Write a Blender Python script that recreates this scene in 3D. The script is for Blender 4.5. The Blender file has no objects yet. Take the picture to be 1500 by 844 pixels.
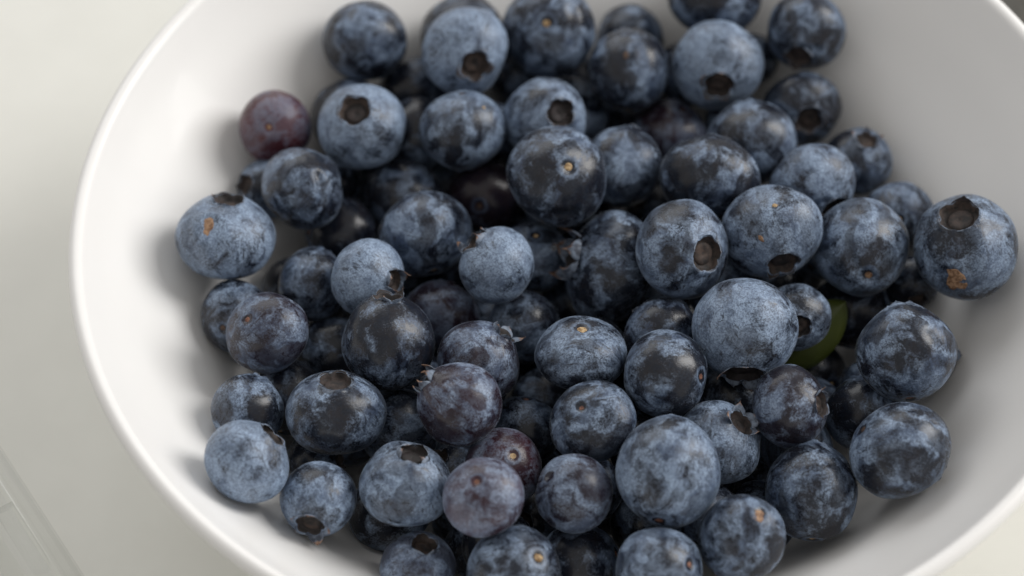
import bpy, math, random
import numpy as np
from mathutils import Vector, Matrix, Quaternion

# ------------------------------------------------------------------ camera, world, lamps, exposure
scene = bpy.context.scene
COL = scene.collection
MM = 0.001

cam_e, cam_roll = math.radians(52.383), math.radians(-2.377)
cf = Vector((0, math.cos(cam_e), -math.sin(cam_e)))
cr0 = Vector((1, 0, 0)); cu0 = cr0.cross(cf)
cr = cr0 * math.cos(cam_roll) + cu0 * math.sin(cam_roll)
cu = -cr0 * math.sin(cam_roll) + cu0 * math.cos(cam_roll)
cam_pos = (Vector((-13.889, -17.026, 0)) - cf * 397.8) * MM
cam_data = bpy.data.cameras.new("camera")
cam_data.sensor_width = 36; cam_data.lens = 85
cam_data.clip_start = 0.01; cam_data.clip_end = 50
cam_data.dof.use_dof = True
cam_data.dof.focus_distance = 0.401
cam_data.dof.aperture_fstop = 9.0
cam_data.dof.aperture_blades = 7
cam = bpy.data.objects.new("camera", cam_data)
m = Matrix((cr, cu, -cf)).transposed().to_4x4(); m.translation = cam_pos
cam.matrix_world = m
COL.objects.link(cam)
scene.camera = cam

world = bpy.data.worlds.new("World"); scene.world = world
world.use_nodes = True
bg = world.node_tree.nodes["Background"]
bg.inputs[0].default_value = (1.0, 0.972, 0.935, 1)
bg.inputs[1].default_value = 0.48

def area_lamp(name, loc, target, sx, sy, power, color):
    d = bpy.data.lights.new(name, 'AREA'); d.shape = 'RECTANGLE'
    d.size = sx; d.size_y = sy; d.energy = power; d.color = color
    o = bpy.data.objects.new(name, d); COL.objects.link(o)
    o.location = loc
    o.rotation_euler = (Vector(target) - Vector(loc)).to_track_quat('-Z', 'Y').to_euler()
    return o
# the window on the right, tall and near, and paler daylight from behind it
area_lamp("window_light", (1.00, 0.30, 0.66), (0, 0, 0.25), 0.52, 1.0, 14.0, (1.0, 0.985, 0.965))
area_lamp("room_light", (-0.45, 1.35, 1.0), (0, 0, 0), 1.6, 1.0, 9.5, (0.97, 0.985, 1.0))

scene.view_settings.view_transform = 'Standard'
scene.view_settings.look = 'None'
scene.view_settings.exposure = 0
scene.view_settings.gamma = 1
scene.render.engine = 'CYCLES'
scene.cycles.max_bounces = 8
scene.cycles.transparent_max_bounces = 12

# ------------------------------------------------------------------ helpers
def tag(o, label=None, cat=None, group=None, kind=None):
    if label: o["label"] = label
    if cat: o["category"] = cat
    if group: o["group"] = group
    if kind: o["kind"] = kind
    return o

def mesh_obj(name, verts, faces, mats, parent=None, midx=None, smooth=True, loc=(0, 0, 0)):
    me = bpy.data.meshes.new(name)
    me.from_pydata([tuple(v) for v in verts], [], [tuple(f) for f in faces])
    for mt in (mats if isinstance(mats, (list, tuple)) else [mats]): me.materials.append(mt)
    if midx is not None: me.polygons.foreach_set("material_index", np.asarray(midx, dtype=np.int32))
    me.polygons.foreach_set("use_smooth", np.full(len(me.polygons), smooth, dtype=bool))
    me.update()
    o = bpy.data.objects.new(name, me); COL.objects.link(o)
    if parent: o.parent = parent
    o.location = loc
    return o

class N:
    """small node-tree helper"""
    def __init__(self, name):
        self.m = bpy.data.materials.new(name); self.m.use_nodes = True
        self.t = self.m.node_tree; self.n = self.t.nodes
        self.b = self.n["Principled BSDF"]; self.out = self.n["Material Output"]
    def link(self, a, b): self.t.links.new(a, b)
    def set(self, sock, v):
        if isinstance(v, bpy.types.NodeSocket): self.link(v, sock)
        else: sock.default_value = v
    def math(self, op, a, b=0.0, c=None, clamp=False):
        k = self.n.new("ShaderNodeMath"); k.operation = op; k.use_clamp = clamp
        self.set(k.inputs[0], a); self.set(k.inputs[1], b)
        if c is not None: self.set(k.inputs[2], c)
        return k.outputs[0]
    def vmath(self, op, a, b=None, scale=None):
        k = self.n.new("ShaderNodeVectorMath"); k.operation = op
        self.set(k.inputs[0], a)
        if b is not None: self.set(k.inputs[1], b)
        if scale is not None: self.set(k.inputs["Scale"], scale)
        return k.outputs[0]
    def noise(self, vec, scale, detail=3, rough=.5, dist=0.0, color=False):
        k = self.n.new("ShaderNodeTexNoise")
        self.set(k.inputs["Vector"], vec); k.inputs["Scale"].default_value = scale
        k.inputs["Detail"].default_value = detail; k.inputs["Roughness"].default_value = rough
        k.inputs["Distortion"].default_value = dist
        return k.outputs["Color" if color else "Fac"]
    def voronoi(self, vec, scale, feature='F1', out="Distance", rnd=1.0):
        k = self.n.new("ShaderNodeTexVoronoi"); k.feature = feature
        self.set(k.inputs["Vector"], vec); k.inputs["Scale"].default_value = scale
        k.inputs["Randomness"].default_value = rnd
        return k.outputs[out]
    def step(self, v, lo, hi, a=0.0, b=1.0):
        k = self.n.new("ShaderNodeMapRange"); k.interpolation_type = 'SMOOTHSTEP'
        self.set(k.inputs["Value"], v)
        k.inputs["From Min"].default_value = lo; k.inputs["From Max"].default_value = hi
        k.inputs["To Min"].default_value = a; k.inputs["To Max"].default_value = b
        return k.outputs[0]
    def mix(self, f, a, b, blend='MIX'):
        k = self.n.new("ShaderNodeMix"); k.data_type = 'RGBA'; k.blend_type = blend
        self.set(k.inputs["Factor"], f)
        for s, v in ((k.inputs["A"], a), (k.inputs["B"], b)): pass
        ia = [s for s in k.inputs if s.name == "A" and s.type == 'RGBA'][0]
        ib = [s for s in k.inputs if s.name == "B" and s.type == 'RGBA'][0]
        self.set(ia, a if not isinstance(a, tuple) else (*a, 1)); self.set(ib, b if not isinstance(b, tuple) else (*b, 1))
        return [s for s in k.outputs if s.type == 'RGBA'][0]
    def attr(self, name):
        k = self.n.new("ShaderNodeAttribute"); k.attribute_type = 'OBJECT'; k.attribute_name = name
        return k.outputs["Fac"]
    def objco(self): return self.n.new("ShaderNodeTexCoord").outputs["Object"]
    def rand(self): return self.n.new("ShaderNodeObjectInfo").outputs["Random"]
    def bump(self, h, strength, dist):
        k = self.n.new("ShaderNodeBump"); k.inputs["Strength"].default_value = strength
        k.inputs["Distance"].default_value = dist; self.link(h, k.inputs["Height"])
        self.link(k.outputs[0], self.b.inputs["Normal"])

# ------------------------------------------------------------------ materials
def skin_material():
    s = N("blueberry_skin"); b = s.b
    off = s.vmath('SCALE', (17.3, 31.7, 11.9), scale=s.math('MULTIPLY', s.rand(), 7.0))
    P = s.vmath('ADD', s.vmath('SCALE', s.objco(), scale=135.0), off)
    warp = s.vmath('SCALE', s.vmath('SUBTRACT', s.noise(P, 1.6, 3, .55, color=True), (.5, .5, .5)), scale=0.9)
    W = s.vmath('ADD', P, warp)
    A = s.noise(W, 1.15, 2, .5)
    Bn = s.noise(W, 4.2, 5, .62)
    fine = s.noise(P, 22, 4, .7)
    big = s.noise(P, .85, 1, .5)
    bloom, red = s.attr("bloom"), s.math('MULTIPLY', s.attr("red"), s.step(A, .34, .56, .75, 1.35))
    h = s.math('ADD', s.math('MULTIPLY', A, .58), s.math('MULTIPLY', Bn, .42))
    h = s.math('ADD', h, s.math('MULTIPLY', s.math('SUBTRACT', bloom, .5), .34))
    h = s.math('ADD', h, s.math('MULTIPLY', s.math('SUBTRACT', fine, .5), .22))
    h = s.math('ADD', h, s.math('MULTIPLY', s.math('SUBTRACT', big, .5), .25))
    mask = s.step(h, .395, .60)
    # sharp edged wipes where a finger or a neighbour took the bloom off
    R2 = s.vmath('ADD', s.vmath('MULTIPLY', P, (1.1, 1.7, .8)), s.vmath('SCALE', warp, scale=.45))
    wipe = s.step(s.noise(R2, 1.05, 3, .45), .535, .585)
    mask = s.math('MULTIPLY', mask, s.math('SUBTRACT', 1.0, s.math('MULTIPLY', wipe, s.step(bloom, .40, .80, .8, .28))))
    # brushed streaks and thin scratches, in two directions
    for mul, zone, amt in (((1.4, 10.0, 2.4), 1.9, .8), ((7.5, 1.2, 3.0), 1.5, .6)):
        sw = s.vmath('ADD', s.vmath('MULTIPLY', P, mul), s.vmath('SCALE', warp, scale=1.6))
        streak = s.math('MULTIPLY', s.step(s.noise(sw, 1.8, 4, .7), .52, .64), s.step(s.noise(s.vmath('ADD', P, mul), zone, 2, .5), .47, .62))
        mask = s.math('MULTIPLY', mask, s.math('SUBTRACT', 1.0, s.math('MULTIPLY', streak, amt)))
    # hairline cracks in the bloom
    ed = s.voronoi(s.vmath('ADD', P, s.vmath('SCALE', warp, scale=.9)), 3.3, 'DISTANCE_TO_EDGE')
    crack = s.math('MULTIPLY', s.step(ed, .006, .03, 1, 0), s.step(s.noise(P, 2.3, 2, .5), .56, .66))
    mask = s.math('MULTIPLY', mask, s.math('SUBTRACT', 1.0, s.math('MULTIPLY', crack, .8)))
    pits = s.step(s.voronoi(P, 10.0), .06, .15, .75, 0)
    pits = s.math('MULTIPLY', pits, s.step(s.noise(P, 3.7, 1, .5), .55, .62))
    mask = s.math('MULTIPLY', mask, s.math('SUBTRACT', 1.0, pits))
    # round the stem scar: a pale powdery ring and a bare pit
    sx = s.n.new("ShaderNodeSeparateXYZ"); s.link(s.objco(), sx.inputs[0])
    rho = s.math('SQRT', s.math('ADD', s.math('POWER', sx.outputs[0], 2.0), s.math('POWER', sx.outputs[1], 2.0)))
    rho = s.math('DIVIDE', s.math('MULTIPLY', rho, 1000.0), s.math('MAXIMUM', s.attr("radius_mm"), 1.0))
    rho = s.math('ADD', rho, s.math('MULTIPLY', s.math('SUBTRACT', Bn, .5), .16))
    low = s.math('LESS_THAN', sx.outputs[2], 0.0)
    ring = s.math('MULTIPLY', s.math('MULTIPLY', s.step(rho, .13, .165), s.step(rho, .19, .27, 1, 0)), low)
    pit = s.math('MULTIPLY', s.step(rho, .10, .145, 1, 0), low)
    mask = s.math('MAXIMUM', mask, s.math('MULTIPLY', ring, s.math('ADD', .45, s.math('MULTIPLY', fine, .6))))
    mask = s.math('MULTIPLY', mask, s.math('SUBTRACT', 1.0, s.math('MULTIPLY', pit, .9)))
    thin = s.math('ADD', -.02, s.math('MULTIPLY', fine, .17))       # a thin film of powder remains nearly everywhere
    mask = s.math('MAXIMUM', mask, thin)
    skin = s.mix(red, s.mix(s.step(Bn, .4, .6), (.0060, .0072, .0125), (.0120, .0100, .0115)), (.075, .012, .015))
    wax = s.mix(s.step(s.math('ADD', s.noise(W, 2.3, 4, .62), s.math('MULTIPLY', s.math('SUBTRACT', bloom, .55), .45)), .30, .70), (.046, .073, .132), (.295, .385, .525))
    wax = s.mix(s.math('MULTIPLY', red, .7), wax, (.165, .130, .165))
    wax = s.mix(s.math('MULTIPLY', s.step(fine, .36, .62, 1, 0), .65), wax, (.040, .056, .096))
    col = s.mix(mask, skin, wax)
    dust = s.step(s.voronoi(P, 17.0), .04, .085, 1, 0)
    dust = s.math('MULTIPLY', dust, s.step(s.noise(P, 3.1, 1, .5), .51, .62))
    col = s.mix(s.math('MULTIPLY', dust, .75), col, (.36, .38, .40))
    s.link(col, b.inputs["Base Color"])
    s.set(b.inputs["Roughness"], s.math('ADD', .23, s.math('MULTIPLY', mask, .27)))
    b.inputs["Specular IOR Level"].default_value = .42
    b.inputs["Sheen Weight"].default_value = .14
    b.inputs["Sheen Roughness"].default_value = .22
    b.inputs["Sheen Tint"].default_value = (.75, .86, 1, 1)
    hh = s.math('ADD', s.math('MULTIPLY', mask, .5), s.math('MULTIPLY', s.noise(P, 11, 4, .6), .7))
    s.bump(hh, .26, .00020)
    return s.m

def calyx_material():          # inside of the crown: brown, dry
    s = N("dry_calyx")
    off = s.vmath('SCALE', (7.3, 3.7, 5.9), scale=s.math('MULTIPLY', s.rand(), 9.0))
    P = s.vmath('ADD', s.vmath('SCALE', s.objco(), scale=400.0), off)
    n = s.noise(P, 1.4, 5, .65)
    c = s.mix(s.step(n, .35, .68), (.009, .007, .007), s.mix(s.rand(), (.030, .022, .024), (.070, .046, .036)))
    s.link(c, s.b.inputs["Base Color"]); s.b.inputs["Roughness"].default_value = .7
    s.bump(n, .5, .0003)
    return s.m

def sepal_material():          # bluish outside fading to a dry brown tip
    s = N("sepal_skin")
    P = s.vmath('SCALE', s.objco(), scale=135.0)
    off = s.vmath('SCALE', (7.3, 3.7, 5.9), scale=s.math('MULTIPLY', s.rand(), 9.0))
    Q = s.vmath('ADD', P, off)
    geo = s.n.new("ShaderNodeUVMap").outputs[0]
    sep = s.n.new("ShaderNodeSeparateXYZ"); s.link(geo, sep.inputs[0])
    n = s.noise(Q, 5, 4, .6)
    v = s.math('ADD', sep.outputs[1], s.math('MULTIPLY', s.math('SUBTRACT', n, .5), .9))
    body = s.mix(s.step(n, .38, .6), (.045, .055, .080), (.19, .235, .31))
    dry = s.mix(s.step(s.noise(Q, 9, 2, .5), .4, .65), (.10, .050, .028), (.36, .22, .15))
    c = s.mix(s.step(v, .62, 1.0), body, dry)
    s.link(c, s.b.inputs["Base Color"]); s.b.inputs["Roughness"].default_value = .6
    return s.m

def scar_material(name, dark, light, edge):
    s = N(name)
    P = s.vmath('SCALE', s.objco(), scale=900.0)
    n = s.noise(P, 1.5, 4, .6)
    c = s.mix(s.step(n, .35, .65), dark, light)
    s.link(c, s.b.inputs["Base Color"]); s.b.inputs["Roughness"].default_value = .65
    s.bump(n, .6, .0002)
    return s.m

def simple_noise_material(name, c1, c2, scale, rough, coat=0.0, bump=0.0):
    s = N(name)
    n = s.noise(s.objco(), scale, 4, .6)
    s.link(s.mix(s.step(n, .3, .7), c1, c2), s.b.inputs["Base Color"])
    s.b.inputs["Roughness"].default_value = rough
    s.b.inputs["Coat Weight"].default_value = coat; s.b.inputs["Coat Roughness"].default_value = .08
    if bump: s.bump(n, bump, .0003)
    return s.m

SKIN = skin_material(); CUP = calyx_material(); SEPAL = sepal_material()
SCAR_TAN = scar_material("stem_scar_tan", (.20, .115, .045), (.50, .36, .20), None)
SCAR_RED = scar_material("stem_scar_reddish", (.085, .028, .018), (.24, .11, .07), None)
SCAR_DARK = scar_material("stem_scar_dark", (.030, .018, .014), (.10, .055, .035), None)
SCAR_ORANGE = scar_material("torn_flesh_orange", (.13, .060, .028), (.36, .22, .13), None)
PORCELAIN = simple_noise_material("white_porcelain", (.845, .835, .82), (.865, .855, .84), 30, .38, .12)
TABLE = simple_noise_material("white_laminate", (.735, .73, .68), (.755, .75, .70), 90, .45)
SLAB_DARK = simple_noise_material("dark_grey_rough", (.055, .052, .046), (.10, .096, .085), 700, .9, bump=.5)

def leaf_material():
    s = N("green_leaf")
    n = s.noise(s.objco(), 300, 4, .6)
    s.link(s.mix(n, (.050, .068, .010), (.090, .110, .020)), s.b.inputs["Base Color"])
    s.b.inputs["Roughness"].default_value = .45
    return s.m
LEAF = leaf_material()

def plastic_material():
    s = N("clear_plastic"); b = s.b
    b.inputs["Base Color"].default_value = (.93, .94, .93, 1)
    b.inputs["Roughness"].default_value = .08
    b.inputs["IOR"].default_value = 1.45
    tr = s.n.new("ShaderNodeBsdfTransparent"); tr.inputs[0].default_value = (.985, .988, .985, 1)
    gl = s.n.new("ShaderNodeBsdfGlossy"); gl.inputs["Roughness"].default_value = .12
    lw = s.n.new("ShaderNodeLayerWeight"); lw.inputs["Blend"].default_value = .35
    mx = s.n.new("ShaderNodeMixShader")
    s.link(s.math('MULTIPLY', lw.outputs["Fresnel"], .20), mx.inputs[0])
    s.link(tr.outputs[0], mx.inputs[1]); s.link(gl.outputs[0], mx.inputs[2])
    s.link(mx.outputs[0], s.out.inputs["Surface"])
    return s.m
PLASTIC = plastic_material()

# ------------------------------------------------------------------ the setting
TZ = -55.0
def slab(name, pts, z0, z1, mat, parent=None):
    n = len(pts)
    v = [(x * MM, y * MM, z1 * MM) for x, y in pts] + [(x * MM, y * MM, z0 * MM) for x, y in pts]
    f = [list(range(n)), list(range(2 * n - 1, n - 1, -1))] + [[i, i + n, (i + 1) % n + n, (i + 1) % n] for i in range(n)]
    return mesh_obj(name, v, f, mat, parent, smooth=False)
table = slab("table", [(-900, -700), (900, -700), (900, 700), (-900, 700)], TZ - 30, TZ, TABLE)
tag(table, kind="structure")

def lathe(profile, seg, closed=False):
    v, f = [], []
    k = len(profile)
    for r, z in profile:
        for j in range(seg):
            a = 2 * math.pi * j / seg
            v.append((r * math.cos(a) * MM, r * math.sin(a) * MM, z * MM))
    for i in range(k - 1):
        for j in range(seg):
            j2 = (j + 1) % seg
            f.append((i * seg + j, i * seg + j2, (i + 1) * seg + j2, (i + 1) * seg + j))
    return v, f
def smooth_profile(pts, n):
    p = [Vector((*q, 0)) for q in pts]; out = []
    for i in range(len(p) - 1):
        a, b, c, d = p[max(i - 1, 0)], p[i], p[i + 1], p[min(i + 2, len(p) - 1)]
        for t in np.linspace(0, 1, n, endpoint=False):
            q = .5 * ((2 * b) + (c - a) * t + (2 * a - 5 * b + 4 * c - d) * t * t + (3 * b - a - 3 * c + d) * t ** 3)
            out.append((max(q.x, .05), q.y))
    out.append(pts[-1]); return out
inner = [(.05, -51), (18, -50.9), (31, -50.4), (42, -47.2), (51, -41), (59, -33), (67, -24), (75.5, -15), (81.7, -7), (85.2, -1.6)]
rim = [(85.2, -1.6), (86.0, -.4), (87.0, 0), (88.0, -.5), (88.3, -1.5), (87.9, -2.8)]
outer = [(87.9, -2.8), (85.6, -7.5), (79.5, -16), (71.5, -26), (63, -36), (55, -44.5), (47, -51.2)]
foot = [(47, -51.2), (45.4, -52.2), (44.2, -53.5), (43.2, -55), (39.5, -55), (38.6, -53.6), (37, -53.2), (.05, -53)]
bowl = bpy.data.objects.new("bowl", None); COL.objects.link(bowl)
bowl.empty_display_size = .02
tag(bowl, "round white glazed porcelain bowl heaped with blueberries on the pale table", "bowl")
v, f = lathe(smooth_profile(inner, 6)[:-1] + smooth_profile(rim, 5)[:-1] + smooth_profile(outer, 5), 160)
mesh_obj("bowl_wall", v, [q[::-1] for q in f], PORCELAIN, bowl)
v, f = lathe(smooth_profile(foot, 3), 120)
mesh_obj("foot_ring", v, [q[::-1] for q in f], PORCELAIN, bowl)

# slab for an unidentified dark surface behind the bowl, only its corner in view
slab_o = slab("dark_slab", [(58, 160), (101, 32), (265, 88), (222, 216)], TZ + .3, TZ + 2.3, SLAB_DARK)
tag(slab_o, "unidentified dark grey surface on the table behind the bowl, at the upper right corner", "mat")

# ------------------------------------------------------------------ blueberries
PI = math.pi
def lobes(th, ph):             # five rounded teeth round the crown
    return np.abs(np.cos(2.5 * (th - ph)))

def body_mesh(name, R, c, rc, rng, nth=88, amp=.018, dents=6, creases=()):
    """one berry: an oblate ball with an open cup at +Z (the crown) and a dimple at -Z (the stem scar)"""
    zc = c * math.sqrt(1 - rc * rc)
    ph0 = rng.uniform(0, 2 * PI)
    prof = [(0.0, zc - .12), (.22 * rc, zc - .115), (.42 * rc, zc - .135), (.76 * rc, zc - .125),
            (.91 * rc, zc - .085), (.985 * rc, zc + .022), (1.05 * rc, zc + .026), (1.16 * rc, None)]
    ph1 = math.asin(1.16 * rc)
    phis = np.concatenate([[ph1], ph1 + (PI - .42 - ph1) * (np.linspace(0, 1, 46)[1:]), PI - np.array([.33, .25, .19, .14, .10, .06, .03])])
    th = np.linspace(0, 2 * PI, nth, endpoint=False)
    rings = []
    for r, z in prof[1:-1]: rings.append((np.full(nth, r), np.full(nth, z)))
    k0 = len(rings)
    for p in phis:
        r = math.sin(p); z = c * math.cos(p)
        z += .055 * math.exp(-(r / .12) ** 2) if p > PI / 2 else 0
        if p < PI / 2: z += .022 * math.exp(-((r - 1.05 * rc) / (.16)) ** 2)
        rings.append((np.full(nth, r), np.full(nth, z)))
    V = [np.array([[0, 0, prof[0][1]]])]
    for i, (r, z) in enumerate(rings):
        r = r.copy(); z = z.copy()
        if 2 <= i <= k0:
            lb = lobes(th, ph0)
            r *= 1 + .17 * (lb - .6) * (1 if i < k0 else .5); z += (.035 * (lb - .5) if i in (k0 - 1, k0 - 2) else 0)
        V.append(np.c_[r * np.cos(th), r * np.sin(th), z])
    V.append(np.array([[0, 0, -c + .055]]))
    V = np.concatenate(V)
    D = np.zeros(len(V))
    for k in range(5):
        w = rng.normal(size=3); w *= rng.uniform(1.2, 3.0) / np.linalg.norm(w)
        D += amp * rng.uniform(.4, 1.2) * np.sin(V @ w + rng.uniform(0, 6.3))
    for k in range(6):
        w = rng.normal(size=3); w *= rng.uniform(5, 9) / np.linalg.norm(w)
        D += amp * .22 * np.sin(V @ w + rng.uniform(0, 6.3))
    for k in range(dents):     # flats where it was pressed by its neighbours
        w = rng.normal(size=3); w /= np.linalg.norm(w)
        d = (V @ w) / np.linalg.norm(V, axis=1)
        D -= rng.uniform(.01, .05) * np.clip((d - .78) / .22, 0, 1) ** 1.5
    U = V / np.linalg.norm(V, axis=1)[:, None]
    for p0, p1, wd, dp in creases:       # folds: a groove along the arc p0-p1 with raised lips
        g = p1 - p0
        tt = np.clip(((U - p0) @ g) / (g @ g), 0, 1)
        ds = np.linalg.norm(U - (p0 + tt[:, None] * g), axis=1) / wd
        D -= dp * (np.exp(-ds ** 2) - .45 * np.exp(-((ds - 1.7) / .8) ** 2))
    # faint ribs running from crown to scar
    ang = np.arctan2(V[:, 1], V[:, 0])
    D += .006 * np.cos(5 * (ang - ph0)) * np.clip(V[:, 2] / c, -.2, 1)
    zc = zc * (1 + float(D[1 + (k0 - 1) * nth:1 + k0 * nth].mean()))
    return V, D, nth, k0, ph0, zc

def finish_body(V, D, R, nth):
    V = V * (1 + D)[:, None] * R * MM
    nr = (len(V) - 2) // nth
    F = [(0, 1 + j, 1 + (j + 1) % nth) for j in range(nth)]
    for i in range(nr - 1):
        a = 1 + i * nth; b = a + nth
        F += [(a + j, b + j, b + (j + 1) % nth, a + (j + 1) % nth) for j in range(nth)]
    a = 1 + (nr - 1) * nth
    F += [(a + j, len(V) - 1, a + (j + 1) % nth) for j in range(nth)]
    return V, F

def sepal_geo(R, rc, zc, ang, h, tilt, curl, w, rng):
    """a pointed, slightly curled flap standing on the crown's edge (both faces, closed at its edges)"""
    nu, nv = 6, 5
    sk = rng.uniform(-.25, .25); jag = rng.uniform(-1, 1, (nu + 1)) * .28; h = h * rng.choice([.45, .8, 1, 1.1])
    front, back, uv = [], [], []
    for j in range(nv + 1):
        t = j / nv
        for i in range(nu + 1):
            u = -1 + 2 * i / nu
            ww = w * (1 - t ** 1.5 * .88)
            th = ang + u * ww + sk * t * .6
            tt = t * (1 + jag[i] * (1 - abs(u)))
            prof_h = h * tt * (1 - .25 * abs(u) * t)
            rr = rc * 1.02 + h * (tilt * tt + curl * tt * tt) + .012 * (1 - abs(u))
            z = zc + .005 + prof_h * math.sqrt(max(.05, 1 - min(.95, abs(tilt + curl * tt)) ** 2))
            th_ = .018 * (1 - .5 * t)
            front.append((rr * math.cos(th), rr * math.sin(th), z))
            back.append(((rr - th_) * math.cos(th), (rr - th_) * math.sin(th), z - .2 * th_))
            uv.append((i / nu, t * (.45 + h * 2.6)))
    n = len(front); W = nu + 1
    V = np.array(front + back) * R * MM
    F = []
    for j in range(nv):
        for i in range(nu):
            a = j * W + i
            F.append((a, a + 1, a + W + 1, a + W)); F.append((n + a, n + a + W, n + a + W + 1, n + a + 1))
    for j in range(nv):
        a = j * W; F.append((a, a + W, n + a + W, n + a)); a += nu; F.append((a, n + a, n + a + W, a + W))
    for i in range(nu):
        a = nv * W + i; F.append((a, a + 1, n + a + 1, n + a))
    return V, F, uv + uv

def set_uv(me, uv):
    lay = me.uv_layers.new(name="UVMap")
    vi = np.empty(len(me.loops), dtype=np.int32); me.loops.foreach_get("vertex_index", vi)
    lay.data.foreach_set("uv", np.array(uv, dtype=np.float32)[vi].ravel())

STYLE = {   # h range, tilt range, curl range
    'mid':   ((.09, .19), (.25, .85), (-.3, .2)),
    'long':  ((.22, .34), (-.05, .35), (-.55, -.1)),
    'flare': ((.16, .27), (.25, .75), (-.2, .25)),
    'flat':  ((.03, .08), (-.6, -.1), (-.3, 0)),
    'short': ((.05, .11), (.2, .7), (-.4, 0)),
    'fold':  ((.10, .20), (-.75, .1), (-.6, 0)),
}
def add_calyx(root, R, rc, zc, ph0, style, split, rng):
    # the ring in the cup that the flower leaves
    ring, F = [], []
    ns = 20; pr = [(.08, -.112), (.14, -.092), (.40, -.100), (.60, -.088), (.68, -.125)]
    for r, z in pr:
        for j in range(ns):
            a = 2 * PI * j / ns
            ring.append((r * rc * math.cos(a), r * rc * math.sin(a), zc + z))
    for i in range(len(pr) - 1):
        for j in range(ns):
            F.append((i * ns + j, (i + 1) * ns + j, (i + 1) * ns + (j + 1) % ns, i * ns + (j + 1) % ns))
    F.append(tuple(range(ns)))
    V = np.array(ring) * R * MM
    hr, tr, cu_ = STYLE[style]
    flaps = []
    sep_mi = [0, 1] * 30 + [0] * (10 + 6)
    for k in range(5):
        flaps.append(sepal_geo(R, rc, zc, ph0 + k * 2 * PI / 5 + rng.uniform(-.08, .08), rng.uniform(*hr),
                               rng.uniform(*tr), rng.uniform(*cu_), .60 * rng.uniform(.85, 1.1), rng))
    if split:
        cal = mesh_obj("calyx", V, F, CUP, root)
        for v, f, uv in flaps:
            o = mesh_obj("sepal", v, f, [SEPAL, CUP if style not in ('long', 'flare') else SEPAL], cal, sep_mi); set_uv(o.data, uv)
    else:
        VV = [V]; FF = list(F); mi = [0] * len(F); n = len(V); UV = [(0, 0)] * n
        for v, f, uv in flaps:
            VV.append(v); FF += [tuple(a + n for a in q) for q in f]; mi += [1 if q == 0 else 0 for q in sep_mi]; n += len(v); UV += uv
        cal = mesh_obj("calyx", np.concatenate(VV), FF, [CUP, SEPAL], root, mi); set_uv(cal.data, UV)
    return cal

def disc_geo(r, h, seg, rng, jag=.12, sink=.35):
    """small knobbly disc, centre at the origin, facing +Z"""
    V = [(0, 0, h)]; F = []
    prof = [(.35, 1.0), (.7, .85), (.95, .35), (1.0, -.3), (.9, -1.2)]
    an = rng.uniform(-1, 1, seg) * jag
    for p, z in prof:
        for j in range(seg):
            a = 2 * PI * j / seg; q = r * p * (1 + an[j])
            V.append((q * math.cos(a), q * math.sin(a), h * (z + rng.uniform(-.25, .25))))
    F = [(0, 1 + j, 1 + (j + 1) % seg) for j in range(seg)]
    for i in range(len(prof) - 1):
        a = 1 + i * seg; b = a + seg
        F += [(a + j, b + j, b + (j + 1) % seg, a + (j + 1) % seg) for j in range(seg)]
    return np.array(V), F

def add_scar(root, R, zb, rng, mat, size=.085, peg=.012):
    V, F = disc_geo(size, peg, 14, rng)
    V = V * np.array([1, rng.uniform(.75, 1.15), 1])
    V[:, 2] = -V[:, 2] + zb - .004
    V[:, 1] *= -1
    return mesh_obj("stem_scar", V * R * MM, F, mat, root)

def add_blemish(root, name, R, c, wdir, size, mat, rng, sx=1.0, sy=1.0, lift=0.0):
    """a scar or torn spot elsewhere on the skin; wdir in world directions"""
    d = root.rotation_quaternion.to_matrix().transposed() @ Vector(wdir).normalized()
    p = max((vv.co for vv in root.data.vertices), key=lambda q: q.normalized().dot(d)).copy() / (R * MM)
    V, F = disc_geo(size, .014, 16, rng, jag=.3)
    V[:, 0] *= sx; V[:, 1] *= sy
    nrm = Vector((p.x, p.y, p.z / c ** 2)).normalized()
    M = nrm.to_track_quat('Z', 'Y').to_matrix()
    pts = [(M @ Vector(q) + p * (.998 + lift)) * R * MM for q in V]
    return mesh_obj(name, pts, F, mat, root)

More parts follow.
